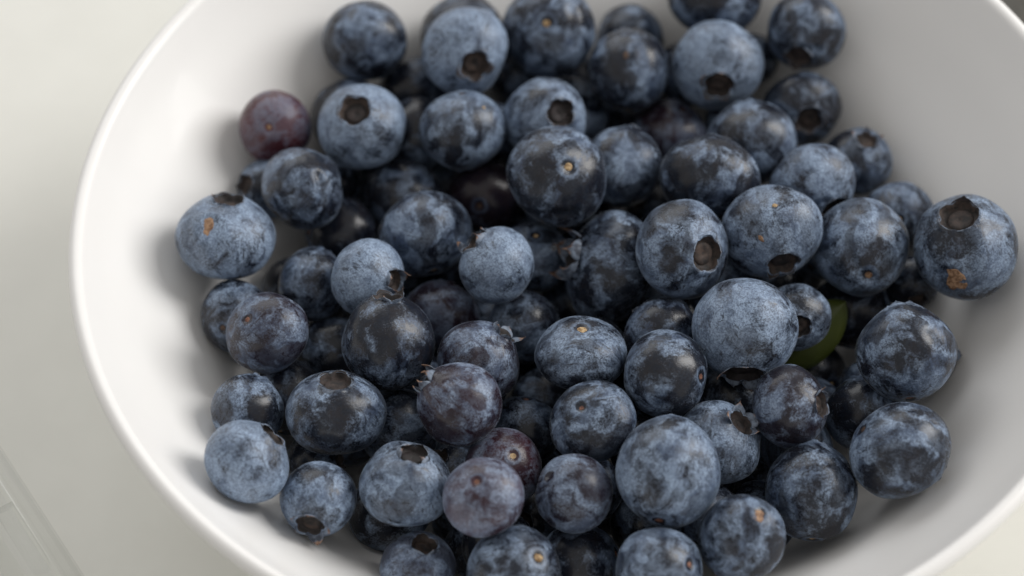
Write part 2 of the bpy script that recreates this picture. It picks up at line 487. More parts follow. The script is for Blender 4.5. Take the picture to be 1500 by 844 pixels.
BERRIES = [
    (1, [-39.26, 53.29, -14.01], 7.71, [0.376, -0.463, -0.801], 0.965, 0.5, 0, 'n', 0.25, 'flat', 'blurred blueberry topmost on the left side, shading the bright bowl wall beside it'),
    (2, [-55.82, 34.03, -15.03], 6.77, [0.101, 0.684, -0.722], 0.92, 0.56, 0.9, 's', 0.25, 'flat', 'reddish purple underripe blueberry with a brown streak, against the left bowl wall'),
    (3, [-43.26, 41.92, -21.62], 7.21, [0.111, 0.264, -0.958], 0.765, 0.25, 0, 's', 0.25, 'flat', 'dark shaded blueberry just right of the reddish one, mostly hidden by a pale crowned berry'),
    (4, [-39.69, 30.98, -12.77], 8.2, [-0.135, -0.266, 0.954], 0.892, 0.8, 0, 'c', 0.36, 'short', 'pale blue blueberry with round brown crown facing up, just right of the reddish one'),
    (5, [-30.87, 49.59, -24.52], 7.09, [-0.776, 0.601, 0.192], 0.899, 0.2, 0, 'n', 0.25, 'flat', 'dark blueberry in shadow, upper of two wedged below the topmost left berry'),
    (6, [-30.48, 37.06, -22.44], 7.08, [-0.828, 0.54, 0.15], 0.947, 0.45, 0, 'n', 0.25, 'flat', 'shaded blueberry peeping out just right of the pale berry that stands beside the reddish one'),
    (7, [-21.35, 57.61, -18.34], 8.06, [0.309, 0.834, 0.456], 0.967, 0.5, 0, 'n', 0.25, 'flat', 'soft focus blueberry cut by the top edge, directly behind a pale one with torn crown'),
    (8, [-20.73, 45.25, -9.53], 8.2, [0.256, -0.871, 0.42], 0.907, 0.75, 0, 'c', 0.34, 'mid', 'pale blueberry with torn star crown at its lower right, stacked on another near the top'),
    (9, [-4.74, 54.32, -14.4], 8.64, [0.104, 0.509, -0.855], 0.898, 0.55, 0, 's', 0.3, 'flat', 'large dark blueberry at the top edge with an olive stem scar in a pale ring'),
    (10, [10.28, 58.48, -22.33], 7.04, [0.939, -0.073, -0.336], 0.937, 0.4, 0, 'n', 0.25, 'flat', 'shaded blueberry at the top edge, peeping over a tall oval one'),
    (11, [9.37, 44.44, -15.46], 7.49, [0.052, 0.874, 0.482], 1.07, 0.5, 0, 'n', 0.25, 'flat', 'tall oval dark blueberry with pale shoulder, left of a pale forward facing torn crown'),
    (12, [26.68, 60.67, -12.55], 9.35, [-0.019, -0.523, -0.851], 0.853, 0.35, 0, 'n', 0.25, 'flat', 'blueberry cut off by the top edge, behind a pale one with torn crown facing forward'),
    (13, [42.61, 51.19, -13.95], 7.73, [-0.259, -0.965, 0.039], 0.93, 0.5, 0, 'c', 0.31, 'mid', 'blurred blueberry highest on the right side, set against the grey bowl wall'),
    (14, [25.73, 44.05, -14.36], 8.66, [-0.066, -0.95, 0.306], 0.923, 0.8, 0, 'c', 0.32, 'mid', 'large pale blueberry near the top with dark torn crown facing forward and down'),
    (15, [41.53, 39.12, -22.28], 7.57, [0.09, -0.884, 0.459], 0.778, 0.5, 0, 'c', 0.34, 'mid', 'dark blueberry with jagged open crown, just below the highest one on the right side'),
    (16, [-21.7, 29.96, -13.3], 8.06, [-0.044, -0.568, -0.821], 0.911, 0.6, 0, 'n', 0.25, 'flat', 'evenly bloomed round blueberry without visible crown, below the pale torn crown pair near the top'),
    (17, [-6.77, 32.99, -14.48], 7.47, [0.359, -0.568, 0.74], 1.07, 0.65, 0, 'c', 0.34, 'mid', 'blueberry with tan ringed crown and orange sepal, just behind the big berry with golden scar'),
    (18, [-1.21, 43.96, -26.0], 7.15, [-0.691, -0.285, -0.664], 0.904, 0.6, 0, 'n', 0.25, 'flat', 'pale blueberry mostly hidden behind the one with tan ringed crown'),
    (19, [16.78, 37.83, -26.03], 6.84, [-0.395, -0.194, -0.898], 0.918, 0.35, 0.2, 'n', 0.25, 'flat', 'dim purplish blueberry deep in a gap below the pale one with forward torn crown'),
    (20, [30.71, 27.61, -18.23], 8.49, [-0.136, 0.891, 0.432], 0.954, 0.55, 0, 'n', 0.25, 'flat', 'smooth oval blueberry in front of the pale torn crown berry, upper right of centre'),
    (21, [6.82, 22.95, -17.17], 7.15, [0.376, 0.829, 0.413], 1.07, 0.55, 0, 'n', 0.25, 'flat', 'dappled blueberry tucked right behind the big glossy one with golden stem scar'),
    (22, [-5.14, 15.39, -10.14], 9.18, [-0.221, 0.492, -0.842], 0.93, 0.5, 0, 's', 0.25, 'flat', 'big glossy blueberry with small golden stem scar and dark left side, upper centre'),
    (23, [22.13, 15.25, -12.67], 9.21, [0.222, 0.869, 0.44], 0.804, 0.35, 0, 'n', 0.25, 'flat', 'wide flattened dark blueberry with broad warm highlight, right of upper centre'),
    (24, [40.08, 14.96, -15.72], 8.2, [0.484, -0.872, 0.074], 0.846, 0.65, 0, 'c', 0.31, 'mid', 'wide pale blueberry with folded crown at its lower right, near the right wall'),
    (25, [50.73, 27.57, -24.22], 6.47, [0.195, 0.066, 0.979], 0.903, 0.55, 0, 'c', 0.31, 'flare', 'blueberry with orange tipped crown on top, at the right heap edge against grey wall'),
    (26, [56.24, 14.68, -24.49], 6.42, [0.103, 0.706, -0.7], 0.892, 0.4, 0, 'n', 0.25, 'flat', 'dark half hidden blueberry squeezed between the right wall and a big pale shouldered one'),
    (27, [64.88, -2.26, -12.93], 9.35, [-0.276, 0.054, 0.96], 0.938, 0.65, 0, 'c', 0.36, 'short', 'large dented blueberry farthest right, with dark crown on top and brown scar below'),
    (28, [47.38, 0.66, -16.19], 8.42, [0.037, 0.936, -0.351], 1.07, 0.6, 0, 's', 0.25, 'flat', 'large pale shouldered blueberry with an orange stem scar near its bottom, on the right'),
    (29, [31.48, 1.86, -11.32], 8.7, [0.143, -0.989, 0.033], 0.91, 0.7, 0, 'c', 0.32, 'mid', 'pale round blueberry with jagged crown at the bottom and two tiny brown scars'),
    (30, [15.4, -2.43, -10.18], 8.42, [0.524, -0.622, 0.582], 0.891, 0.6, 0, 'c', 0.36, 'flat', 'round blueberry with a shallow ringed crown facing right and a bare dark left side'),
    (31, [-50.39, 17.85, -13.72], 7.7, [0.7, 0.688, 0.188], 0.9, 0.4, 0, 'n', 0.25, 'flat', 'dark glossy blueberry with a creased dent, just below the reddish one'),
    (32, [-63.65, 7.05, -13.37], 8.78, [0.163, 0.503, 0.849], 0.825, 0.75, 0, 'c', 0.31, 'short', 'wide pale blueberry farthest left, with orange scar in a dimple and crown on top'),
    (33, [-57.15, 24.82, -21.94], 5.57, [-0.663, -0.313, 0.68], 1.07, 0.6, 0, 'c', 0.31, 'mid', 'blueberry with dark crown poking left, squeezed behind the glossy creased one at left'),
    (34, [-32.87, 23.86, -24.66], 7.23, [0.518, 0.802, 0.296], 0.931, 0.3, 0, 'n', 0.25, 'flat', 'very dark blueberry in shadow, just behind a wide speckled one left of centre'),
    (35, [-28.95, 9.9, -17.85], 8.47, [-0.191, 0.887, 0.418], 0.894, 0.55, 0, 'n', 0.25, 'flat', 'wide speckled blueberry in half shade, left behind the pale one with crown tipped upward left'),
    (36, [-16.55, -1.81, -13.18], 6.91, [-0.615, 0.382, 0.69], 0.909, 0.75, 0, 'c', 0.4, 'long', 'small pale blueberry at centre with dark crown tipped to its upper left'),
    (37, [-18.38, 24.5, -26.29], 6.91, [0.13, 0.808, -0.574], 0.92, 0.15, 0.1, 's', 0.25, 'flat', 'dark brownish blueberry deep in a gap, left below the big one with golden scar'),
    (38, [-9.75, 9.3, -26.0], 6.9, [-0.068, -0.108, -0.992], 0.895, 0.4, 0, 's', 0.25, 'flat', 'shaded blueberry with pale glint, peeping out right behind the small pale centre one'),
    (39, [3.46, 2.73, -20.31], 10.11, [-0.943, 0.08, 0.324], 0.744, 0.4, 0, 'c', 0.4, 'long', 'tall shaded blueberry seen side on with pale crown edge at left, right of centre'),
    (40, [23.87, 0.57, -26.0], 6.95, [0.902, -0.213, -0.375], 0.891, 0.5, 0, 'n', 0.25, 'flat', 'shaded blueberry deep below the round one with ringed crown, seen through a narrow gap'),
    (41, [-49.0, 1.14, -20.39], 6.26, [0.298, 0.886, 0.353], 1.07, 0.5, 0, 'n', 0.25, 'flat', 'dappled blueberry half hidden behind the very pale one with looping sepals'),
    (42, [-38.99, -3.18, -13.56], 6.85, [0.823, -0.414, 0.39], 0.902, 0.85, 0, 'c', 0.3, 'long', 'very pale small blueberry with long looping sepals on its right side'),
    (43, [-62.29, -4.63, -20.8], 6.23, [0.245, 0.832, -0.498], 1.07, 0.5, 0, 's', 0.25, 'flat', 'dull blueberry with dark scar, against the left wall behind one with brown scar'),
    (44, [-55.7, -13.65, -13.9], 7.23, [0.469, 0.167, -0.867], 0.889, 0.5, 0.1, 's', 0.25, 'flat', 'blueberry with small brown stem scar at upper left, near the left wall'),
    (45, [-45.57, -8.86, -28.05], 7.06, [0.671, 0.687, -0.278], 0.944, 0.25, 0, 'n', 0.25, 'flat', 'dark shaded blueberry in the gap between the brown scarred one and the dark glossy one'),
    (46, [-35.24, -17.16, -13.51], 7.85, [0.055, 0.59, 0.806], 1.048, 0.42, 0, 'c', 0.31, 'mid', 'dark glossy blueberry with tall warm highlight, left of centre, nearly free of bloom'),
    (47, [-26.75, -2.87, -26.0], 7.03, [0.265, 0.899, 0.349], 0.891, 0.35, 0.2, 'n', 0.25, 'flat', 'dark purplish blueberry in shade just right behind the dark glossy one with tall highlight'),
    (48, [-12.25, -5.58, -26.0], 6.63, [0.91, 0.414, -0.009], 0.941, 0.4, 0, 'n', 0.25, 'flat', 'shaded blueberry just below the small pale centre one, behind the ribbed one'),
    (49, [-59.02, -27.72, -16.77], 6.33, [0.39, 0.88, 0.268], 0.962, 0.6, 0, 'n', 0.25, 'flat', 'pale blueberry against the left wall, behind the palest one at lower left'),
    (50, [-44.23, -30.1, -15.21], 8.32, [0.093, 0.382, 0.92], 0.799, 0.55, 0, 'c', 0.34, 'flat', 'wide flattened blueberry with flat crown on top, left of lower centre'),
    (51, [-34.1, -26.27, -26.0], 7.15, [0.734, 0.529, -0.426], 0.91, 0.4, 0, 'n', 0.25, 'flat', 'dim blueberry in the gap between the wide flat crowned one and the purplish pointed one'),
    (52, [-23.43, -32.42, -11.0], 7.19, [-0.743, 0.363, 0.562], 0.967, 0.5, 0.18, 'c', 0.31, 'long', 'purplish pointed blueberry with sepal at upper left, lower centre'),
    (53, [-19.81, -19.86, -15.79], 7.4, [0.679, 0.426, 0.597], 0.894, 0.5, 0.1, 'c', 0.3, 'flare', 'ribbed blueberry with crown tips at its upper right, behind the purplish pointed one'),
    (54, [-2.67, -21.23, -13.54], 7.69, [0.002, -0.331, -0.944], 0.744, 0.6, 0, 's', 0.25, 'flat', 'wide dusty blueberry with golden scar on its flat top, just below centre'),
    (55, [11.11, -26.97, -12.02], 7.61, [-0.806, 0.431, -0.407], 0.937, 0.55, 0, 's', 0.25, 'flat', 'rounded blueberry with small oval scar on its right edge, right of centre'),
    (56, [24.49, -19.25, -11.55], 8.97, [-0.064, -0.978, -0.197], 0.921, 0.7, 0, 'c', 0.38, 'flare', 'largest pale blueberry right of centre with torn brown tipped crown underneath'),
    (57, [34.88, -12.04, -18.44], 5.91, [-0.027, -0.784, 0.62], 0.92, 0.65, 0, 'c', 0.33, 'short', 'small pale blueberry with hollow crown facing down, in front of the green leaf'),
    (59, [46.54, -1.23, -31.7], 7.18, [0.394, 0.843, 0.367], 0.923, 0.45, 0, 'n', 0.25, 'flat', 'dim blue blueberry in shadow, just right of the green leaf'),
    (60, [51.15, -24.32, -12.12], 8.42, [-0.011, 0.929, 0.367], 0.972, 0.4, 0, 'n', 0.25, 'flat', 'large dark mottled blueberry lying against the right wall, right of the green leaf'),
    (61, [31.33, -32.78, -14.85], 6.83, [0.826, -0.286, 0.486], 0.87, 0.5, 0.08, 'c', 0.33, 'flare', 'narrow purplish blueberry with frayed crown on its right side, below the green leaf'),
    (62, [45.09, -28.75, -24.08], 6.92, [-0.084, 0.939, 0.332], 0.928, 0.5, 0, 'n', 0.25, 'flat', 'shaded blueberry between the frayed crown one and the large one at lower right'),
    (63, [48.14, -42.61, -14.99], 8.38, [0.815, -0.304, -0.494], 0.899, 0.55, 0, 's', 0.25, 'flat', 'large blueberry at lower right with small brown mark, lying on the grey bowl wall'),
    (64, [19.21, -37.24, -17.83], 7.26, [0.593, 0.069, 0.802], 0.855, 0.72, 0, 'c', 0.33, 'flare', 'pale blueberry with spread pointed sepals at upper right, behind the biggest front one'),
    (65, [-1.68, -35.01, -13.57], 7.42, [0.349, 0.049, -0.936], 0.74, 0.5, 0, 's', 0.25, 'flat', 'round blueberry with tiny brown stem scar near its top, lower centre'),
    (66, [-12.81, -27.9, -26.0], 6.44, [-0.098, -0.584, -0.806], 0.944, 0.35, 0, 'n', 0.25, 'flat', 'dim dark blueberry in the gap between the ribbed one and the tiny scarred round one'),
    (67, [-57.87, -43.03, -9.21], 7.16, [0.729, 0.462, 0.505], 0.9, 0.8, 0, 'c', 0.36, 'flat', 'palest round blueberry at lower left with flat crown edge at its upper right'),
    (68, [-46.66, -46.25, -16.02], 6.14, [-0.205, -0.962, 0.178], 1.07, 0.65, 0, 'c', 0.4, 'flare', 'blueberry with dark ragged crown underneath, right below the palest one at lower left'),
    (69, [-32.7, -45.06, -14.64], 7.42, [0.281, 0.298, 0.912], 0.899, 0.65, 0, 'c', 0.36, 'fold', 'dusty blueberry with open brown crown facing up and scratches, lower left of centre'),
    (70, [-19.81, -51.59, -9.14], 6.59, [0.16, 0.125, -0.979], 0.905, 0.66, 0.4, 's', 0.25, 'flat', 'greyish purple blueberry with reddish stem scar, front of lower centre'),
    (71, [-16.47, -39.66, -19.25], 6.56, [-0.272, 0.202, -0.941], 0.911, 0.62, 0.42, 's', 0.25, 'flat', 'purplish pink blueberry with round tan scar, just behind the greyish purple one'),
    (72, [-5.25, -48.18, -14.76], 6.53, [0.655, -0.104, -0.749], 0.948, 0.55, 0.1, 's', 0.25, 'flat', 'small blueberry with dark oval stem scar at its upper left, lower centre'),
    (73, [9.87, -46.99, -11.49], 8.49, [0.214, 0.97, 0.111], 1.032, 0.65, 0, 's', 0.25, 'flat', 'biggest evenly dusted blueberry in front with reddish speck at its bottom'),
    (74, [34.02, -45.64, -21.3], 7.6, [0.069, 0.943, 0.324], 1.07, 0.5, 0, 'n', 0.25, 'flat', 'large dark scratched blueberry at lower right, partly behind the one with small brown mark'),
    (75, [21.04, -57.13, -16.12], 7.16, [-0.348, -0.045, -0.936], 1.07, 0.5, 0, 's', 0.25, 'flat', 'dark blueberry with torn orange and white scar near its top, at the bottom edge'),
    (76, [7.37, -62.35, -16.22], 7.27, [-0.727, 0.237, -0.644], 0.92, 0.65, 0, 's', 0.25, 'flat', 'blueberry cut by the bottom edge with small reddish scar on its right, below the biggest'),
    (77, [-15.02, -60.9, -17.89], 8.08, [-0.503, 0.089, -0.86], 0.895, 0.6, 0, 's', 0.25, 'flat', 'large blueberry cut by the bottom edge with pale round stem peg'),
    (78, [-4.45, -54.7, -26.36], 7.35, [-0.891, -0.054, -0.451], 0.927, 0.5, 0, 'n', 0.25, 'flat', 'shaded blueberry at the bottom edge between two larger ones, below the dark oval scarred one'),
    (79, [-31.12, -56.29, -22.18], 6.07, [0.27, 0.237, 0.933], 0.923, 0.6, 0.1, 'c', 0.38, 'fold', 'small blueberry at the bottom edge with open folded crown on top'),
    (80, [-35.68, -41.43, -27.71], 7.09, [-0.456, 0.868, 0.196], 0.928, 0.4, 0, 'n', 0.25, 'flat', 'dark shaded blueberry touching the lower left bowl wall, behind the small bottom crowned one'),
    (81, [-44.66, 17.41, -26.63], 7.05, [0.927, 0.122, -0.354], 0.898, 0.2, 0, 'n', 0.25, 'flat', 'very dark blueberry deep in the shadow below the glossy creased one at left'),
    (82, [-11.1, 55.24, -26.96], 6.57, [-0.949, 0.287, -0.133], 0.897, 0.4, 0, 'n', 0.25, 'flat', 'dim blueberry seen in a slit between two top edge berries left of centre'),
    (83, [-52.97, -19.34, -25.54], 6.69, [0.3, 0.904, 0.305], 0.944, 0.2, 0, 'n', 0.25, 'flat', 'very dark blueberry in the gap below the brown scarred one near the left wall'),
    (84, [22.83, -21.95, -26.75], 7.3, [-0.103, -0.642, -0.76], 0.931, 0.4, 0, 'n', 0.25, 'flat', 'dark blueberry in the gap under the torn crown of the largest pale one'),
]
FILL = [
    (11.4, -14.7, -18.2, 6.65, 'dim blueberry between the edge scarred one and tall side on one'),
    (7.3, -33.8, -23.3, 6.21, 'dim blueberry between the biggest dusted one and edge scarred one'),
    (56.3, -17.0, -23.5, 6.47, 'dark shaded blueberry peeping out below the dark mottled one'),
    (-0.6, -13.2, -23.9, 6.48, 'dim blueberry between the golden flat topped one and edge scarred one'),
    (-5.1, 21.3, -24.4, 6.22, 'dim blueberry between the big golden scarred one and tall side on one'),
    (-17.6, 38.8, -24.5, 6.29, 'dim blueberry between the evenly bloomed one and big golden scarred one'),
    (14.9, 11.5, -24.5, 6.37, 'dim blueberry between the ringed crown one and tall side on one'),
    (16.8, -47.8, -24.8, 6.23, 'dim blueberry between the biggest dusted one and torn orange scarred one'),
    (-3.1, -41.1, -25.0, 6.43, 'dim blueberry between the dark oval scarred one and biggest dusted one'),
    (21.9, 52.8, -25.5, 6.58, 'dim blueberry between the forward torn crown one and tall oval one'),
    (-18.1, -50.0, -26.3, 6.25, 'dim blueberry between the stem peg one and greyish purple one'),
    (33.1, -32.4, -27.1, 6.25, 'dim blueberry between the frayed crown one and dark scratched one'),
    (-47.2, 29.9, -27.5, 6.36, 'dim blueberry between the glossy creased one and pale brown crowned one'),
    (-38.2, 3.4, -27.8, 6.46, 'dim blueberry between the looping sepal one and dark glossy one'),
    (21.4, 21.6, -28.3, 6.37, 'dark blueberry of the lowest layer, almost wholly hidden under the blueberries piled above it'),
    (12.4, -6.4, -28.3, 6.52, 'lower dim blueberry between the ringed crown one and tall side on one'),
    (-21.3, -16.6, -28.4, 6.23, 'dim blueberry between the dim one behind the ribbed berry and ribbed one'),
    (0.2, -25.0, -28.5, 6.61, 'dim blueberry between the edge scarred one and tiny scarred one'),
    (44.2, 11.2, -28.5, 6.51, 'dim blueberry between the pale shouldered one and two scarred pale one'),
    (29.8, 41.5, -28.6, 6.37, 'dim blueberry between the smooth oval one and forward torn crown one'),
    (3.7, 28.9, -28.7, 6.23, 'dim blueberry between the dappled one and big golden scarred one'),
    (-23.0, -35.1, -29.2, 6.63, 'dim blueberry between the greyish purple one and open brown crown one'),
    (-53.3, 7.6, -30.0, 6.21, 'dim blueberry between the dappled left one and brown scarred one'),
    (17.2, -35.1, -30.2, 6.2, 'dim blueberry between the spread sepal one and torn orange scarred one'),
    (-22.2, 11.8, -30.2, 6.38, 'dim blueberry between the wide speckled one and purplish shaded one'),
    (4.8, 15.1, -30.5, 6.45, 'dim blueberry between the tall side on one and dappled one'),
    (28.6, -11.1, -30.8, 6.29, 'dim blueberry between the largest pale one and frayed crown one'),
    (-8.3, 32.6, -31.3, 6.51, 'dark blueberry of the lowest layer, almost wholly hidden under the blueberries piled above it'),
    (10.4, 48.2, -31.5, 6.95, 'dim blueberry between the tall oval one and dappled one'),
    (7.1, -43.7, -31.7, 6.44, 'dim blueberry between the biggest dusted one and bottom reddish scarred one'),
    (-32.8, -12.7, -31.9, 6.54, 'dim blueberry between the dark glossy one and purplish pointed one'),
    (10.9, -18.5, -32.1, 6.52, 'dim blueberry between the edge scarred one and biggest dusted one'),
    (36.4, -21.4, -32.5, 6.53, 'dim blueberry between the frayed crown one and shaded right one'),
    (26.4, -42.9, -32.6, 6.42, 'dim blueberry between the torn orange scarred one and dark scratched one'),
    (0.4, -4.8, -33.0, 6.43, 'dim blueberry between the tall side on one and golden flat topped one'),
    (-8.7, -16.9, -33.4, 6.44, 'dim blueberry between the dim one behind the ribbed berry and golden flat topped one'),
    (-37.2, 33.8, -33.4, 6.28, 'dim blueberry between the very dark one and pale brown crowned one'),
    (-43.6, -21.3, -33.5, 6.21, 'dim blueberry between the flat crowned one and open brown crown one'),
    (33.9, 4.8, -33.6, 6.49, 'dim blueberry between the two scarred pale one and hollow crowned one'),
    (-24.3, 33.2, -33.8, 6.32, 'dim blueberry between the very dark one and evenly bloomed one'),
    (-33.5, 13.3, -34.3, 6.21, 'dim blueberry between the purplish shaded one and wide speckled one'),
    (-11.9, -40.0, -34.4, 6.32, 'dim blueberry between the dark oval scarred one and stem peg one'),
    (-10.8, 45.5, -34.4, 6.22, 'dim blueberry between the big golden scarred one and brownish deep one'),
    (12.7, 4.6, -34.9, 6.25, 'lower smaller dim blueberry between the ringed crown one and tall side on one'),
    (-10.1, 18.7, -35.3, 6.54, 'dim blueberry between the pale glint one and brownish deep one'),
    (-18.5, 0.6, -35.4, 6.65, 'dim blueberry between the small pale centre one and purplish shaded one'),
    (13.7, 29.1, -36.2, 6.29, 'dim blueberry between the dappled one and ringed crown one'),
    (-26.3, -24.9, -36.4, 6.56, 'dim blueberry between the purplish pointed one and open brown crown one'),
    (-2.6, 6.9, -37.0, 6.5, 'dim blueberry between the tall side on one and shaded one below centre'),
    (-0.2, -35.2, -37.1, 6.44, 'dim blueberry between the shaded bottom edge one and dark oval scarred one'),
    (21.9, 40.0, -37.7, 6.2, 'dark blueberry of the lowest layer, almost wholly hidden under the blueberries piled above it'),
    (25.9, -29.1, -37.8, 6.57, 'dim blueberry between the spread sepal one and dark scratched one'),
    (-31.8, -0.9, -37.8, 6.28, 'dark blueberry of the lowest layer, almost wholly hidden under the blueberries piled above it'),
    (38.9, -10.2, -38.2, 6.63, 'dim blueberry between the hollow crowned one and frayed crown one'),
    (-44.7, 4.0, -38.2, 6.32, 'dim blueberry between the shaded one by the glossy berry and dappled left one'),
    (-11.0, -28.0, -38.4, 6.33, 'dim blueberry between the dark oval scarred one and dim one behind the ribbed berry'),
    (38.2, 15.1, -39.4, 6.4, 'dim blueberry between the hollow crowned one and dim one by the leaf'),
    (1.4, 23.2, -40.0, 6.51, 'dim blueberry between the tall side on one and big golden scarred one'),
    (-8.7, -6.9, -41.5, 6.42, 'dim blueberry between the shaded one below centre and ribbed one'),
    (-15.1, 30.1, -41.7, 6.6, 'lower dim blueberry between the big golden scarred one and brownish deep one'),
    (9.0, -7.4, -42.3, 6.48, 'dim blueberry between the tiny scarred one and edge scarred one'),
    (33.3, 52.3, -22.0, 5.18, 'dim blueberry between the forward torn crown one and highest right one'),
    (7.7, -54.2, -25.0, 5.19, 'dim blueberry between the bottom reddish scarred one and biggest dusted one'),
    (-48.8, -32.1, -26.5, 5.07, 'dim blueberry between the ragged crown one and flat crowned one'),
    (57.3, 1.3, -27.4, 5.07, 'dim blueberry between the pale shouldered one and dented farthest right one'),
    (0.2, 55.5, -29.3, 4.98, 'dim blueberry between the olive scarred one and tall oval one'),
    (47.3, -18.5, -30.6, 5.09, 'dim blueberry between the shaded right one and dark mottled one'),
    (-22.3, -44.5, -35.7, 5.23, 'dim blueberry between the folded crown bottom one and greyish purple one'),
    (-39.8, 23.4, -35.8, 4.92, 'dark blueberry of the lowest layer, almost wholly hidden under the blueberries piled above it'),
    (-24.6, -35.9, -40.4, 4.99, 'dim blueberry between the open brown crown one and greyish purple one'),
    (6.5, 7.2, -43.9, 5.06, 'dark shaded blueberry peeping out below the tall side on one'),
]

GROUP = "blueberries heaped in the white bowl"
SCARS = {22: (SCAR_TAN, .075, .03), 9: (SCAR_TAN, .095, .01), 77: (SCAR_TAN, .085, .055), 71: (SCAR_TAN, .095, .01),
         70: (SCAR_RED, .085, .01), 72: (SCAR_DARK, .085, -.005), 76: (SCAR_RED, .075, .01), 55: (SCAR_RED, .08, .01),
         54: (SCAR_TAN, .15, .02), 75: (SCAR_ORANGE, .17, .02), 28: (SCAR_ORANGE, .12, .02), 44: (SCAR_RED, .085, .01),
         65: (SCAR_RED, .06, .01), 2: (SCAR_ORANGE, .07, .02), 43: (SCAR_DARK, .11, .01), 63: (SCAR_DARK, .09, .01),
         73: (SCAR_RED, .08, .01), 37: (SCAR_DARK, .15, .01)}
def local_dir(P, rot, dx, dy):  # a direction seen from the photographer's side, in the berry's own axes
    z = (cam_pos - Vector(P) * MM).normalized(); x = (cr - z * cr.dot(z)).normalized(); y = z.cross(x)
    w = x * dx + y * dy + z * math.sqrt(max(.02, 1 - dx * dx - dy * dy))
    return np.array(rot.to_matrix().transposed() @ w)
CREASES = (  # berry, from (right, up) to (right, up), width, depth
    (31, .36, .28, .42, -.38, .10, .055), (31, .48, .05, .52, -.2, .12, .03), (27, -.02, .25, .06, -.42, .16, .055), (27, -.1, .3, -.2, -.55, .09, .03),
    (53, -.02, .55, .02, -.2, .10, .04), (53, .35, .5, .5, -.3, .09, .04), (24, .35, -.35, .75, -.45, .10, .06),
    (32, -.42, .36, -.42, .14, .15, .06), (32, -.25, .3, -.15, -.25, .16, .05), (28, .12, -.56, .14, -.58, .12, .04), (70, -.5, .55, .6, .55, .05, .02), (52, -.3, .5, .3, .6, .09, .02), (22, .0, -.74, .3, -.72, .10, .05),
    (18, .1, .2, .3, -.3, .12, .04), (63, .2, .85, .7, .5, .06, .025), (43, -.2, .3, -.35, -.3, .12, .03), (74, -.2, .7, .4, .6, .1, .02),
    (30, -.1, -.72, .5, -.6, .07, .03), (50, -.1, .3, .2, -.2, .15, .02), (72, .55, -.7, .85, -.2, .12, .03), (69, -.1, -.1, .4, -.02, .03, .012),
    (69, -.12, -.18, .38, -.12, .03, .012), (4, -.2, -.5, .3, -.7, .12, .025), (13, -.1, -.45, .3, -.5, .12, .04), (9, .45, .5, .5, -.3, .1, .03),
    (60, .5, .3, .65, -.3, .12, .025), (56, .5, .3, .6, -.2, .14, .02), (11, .3, .5, .35, -.2, .12, .02), (28, -.3, .1, -.1, -.4, .12, .025))
berry = {}
for bid, P, R, axis, c, bloom, red, feat, rc, style, label in BERRIES:
    rng = np.random.default_rng(1000 + bid)
    rot = Vector((0, 0, 1)).rotation_difference(Vector(axis)) @ Quaternion((0, 0, 1), rng.uniform(0, 6.28))
    crs = [(local_dir(P, rot, x0, y0), local_dir(P, rot, x1, y1), wd, dp) for b, x0, y0, x1, y1, wd, dp in CREASES if b == bid]
    V, D, nth, k0, ph0, zc = body_mesh("blueberry", R, c, rc, rng, creases=crs)
    V, F = finish_body(V, D, R, nth)
    ncup = nth + (k0 - 2) * nth
    o = mesh_obj("blueberry", V, F, [SKIN, CUP], None, [1 if i < ncup else 0 for i in range(len(F))],
                 loc=[t * MM for t in P])
    o.rotation_mode = 'QUATERNION'
    o.rotation_quaternion = rot
    o["bloom"] = float(bloom) + (.12 if bloom < .45 and bid not in (2, 46, 37) else 0); o["red"] = float(red); o["radius_mm"] = float(R)
    tag(o, label, "blueberry", GROUP)
    add_calyx(o, R, rc, zc, ph0, style, feat == 'c', rng)
    mt, sz, pg = SCARS.get(bid, ([SCAR_RED, SCAR_DARK, SCAR_TAN][bid % 3], .08, .01))
    add_scar(o, R, V[-1][2] / (R * MM), rng, mt, sz * 1.25, pg)
    berry[bid] = (o, R, c)

def view_dir(bid, dx, dy):     # direction on a berry, given as offsets right and up as seen by the photographer
    o = berry[bid][0]
    z = (cam_pos - o.location).normalized(); x = (cr - z * cr.dot(z)).normalized(); y = z.cross(x)
    return x * dx + y * dy + z * math.sqrt(max(.02, 1 - dx * dx - dy * dy))
rngb = np.random.default_rng(77)
for bid, name, dx, dy, size, mt, sx, sy in (
        (27, "skin_scar", -.20, -.58, .23, SCAR_ORANGE, .75, 1.1), (32, "skin_scar", -.42, .25, .21, SCAR_ORANGE, .55, 1.25),
        (29, "skin_scar", -.22, -.15, .06, SCAR_ORANGE, .8, 1.3), (29, "skin_scar", .06, .52, .06, SCAR_TAN, 1.1, .7),
        (16, "skin_scar", .53, .53, .035, SCAR_TAN, 1, 1), (11, "skin_scar", -.05, .38, .09, SCAR_DARK, .8, 1.2)):
    o, R, c = berry[bid]
    add_blemish(o, name, R, c, view_dir(bid, dx, dy), size, mt, rngb, sx, sy, .012 if size > .2 else 0.0)

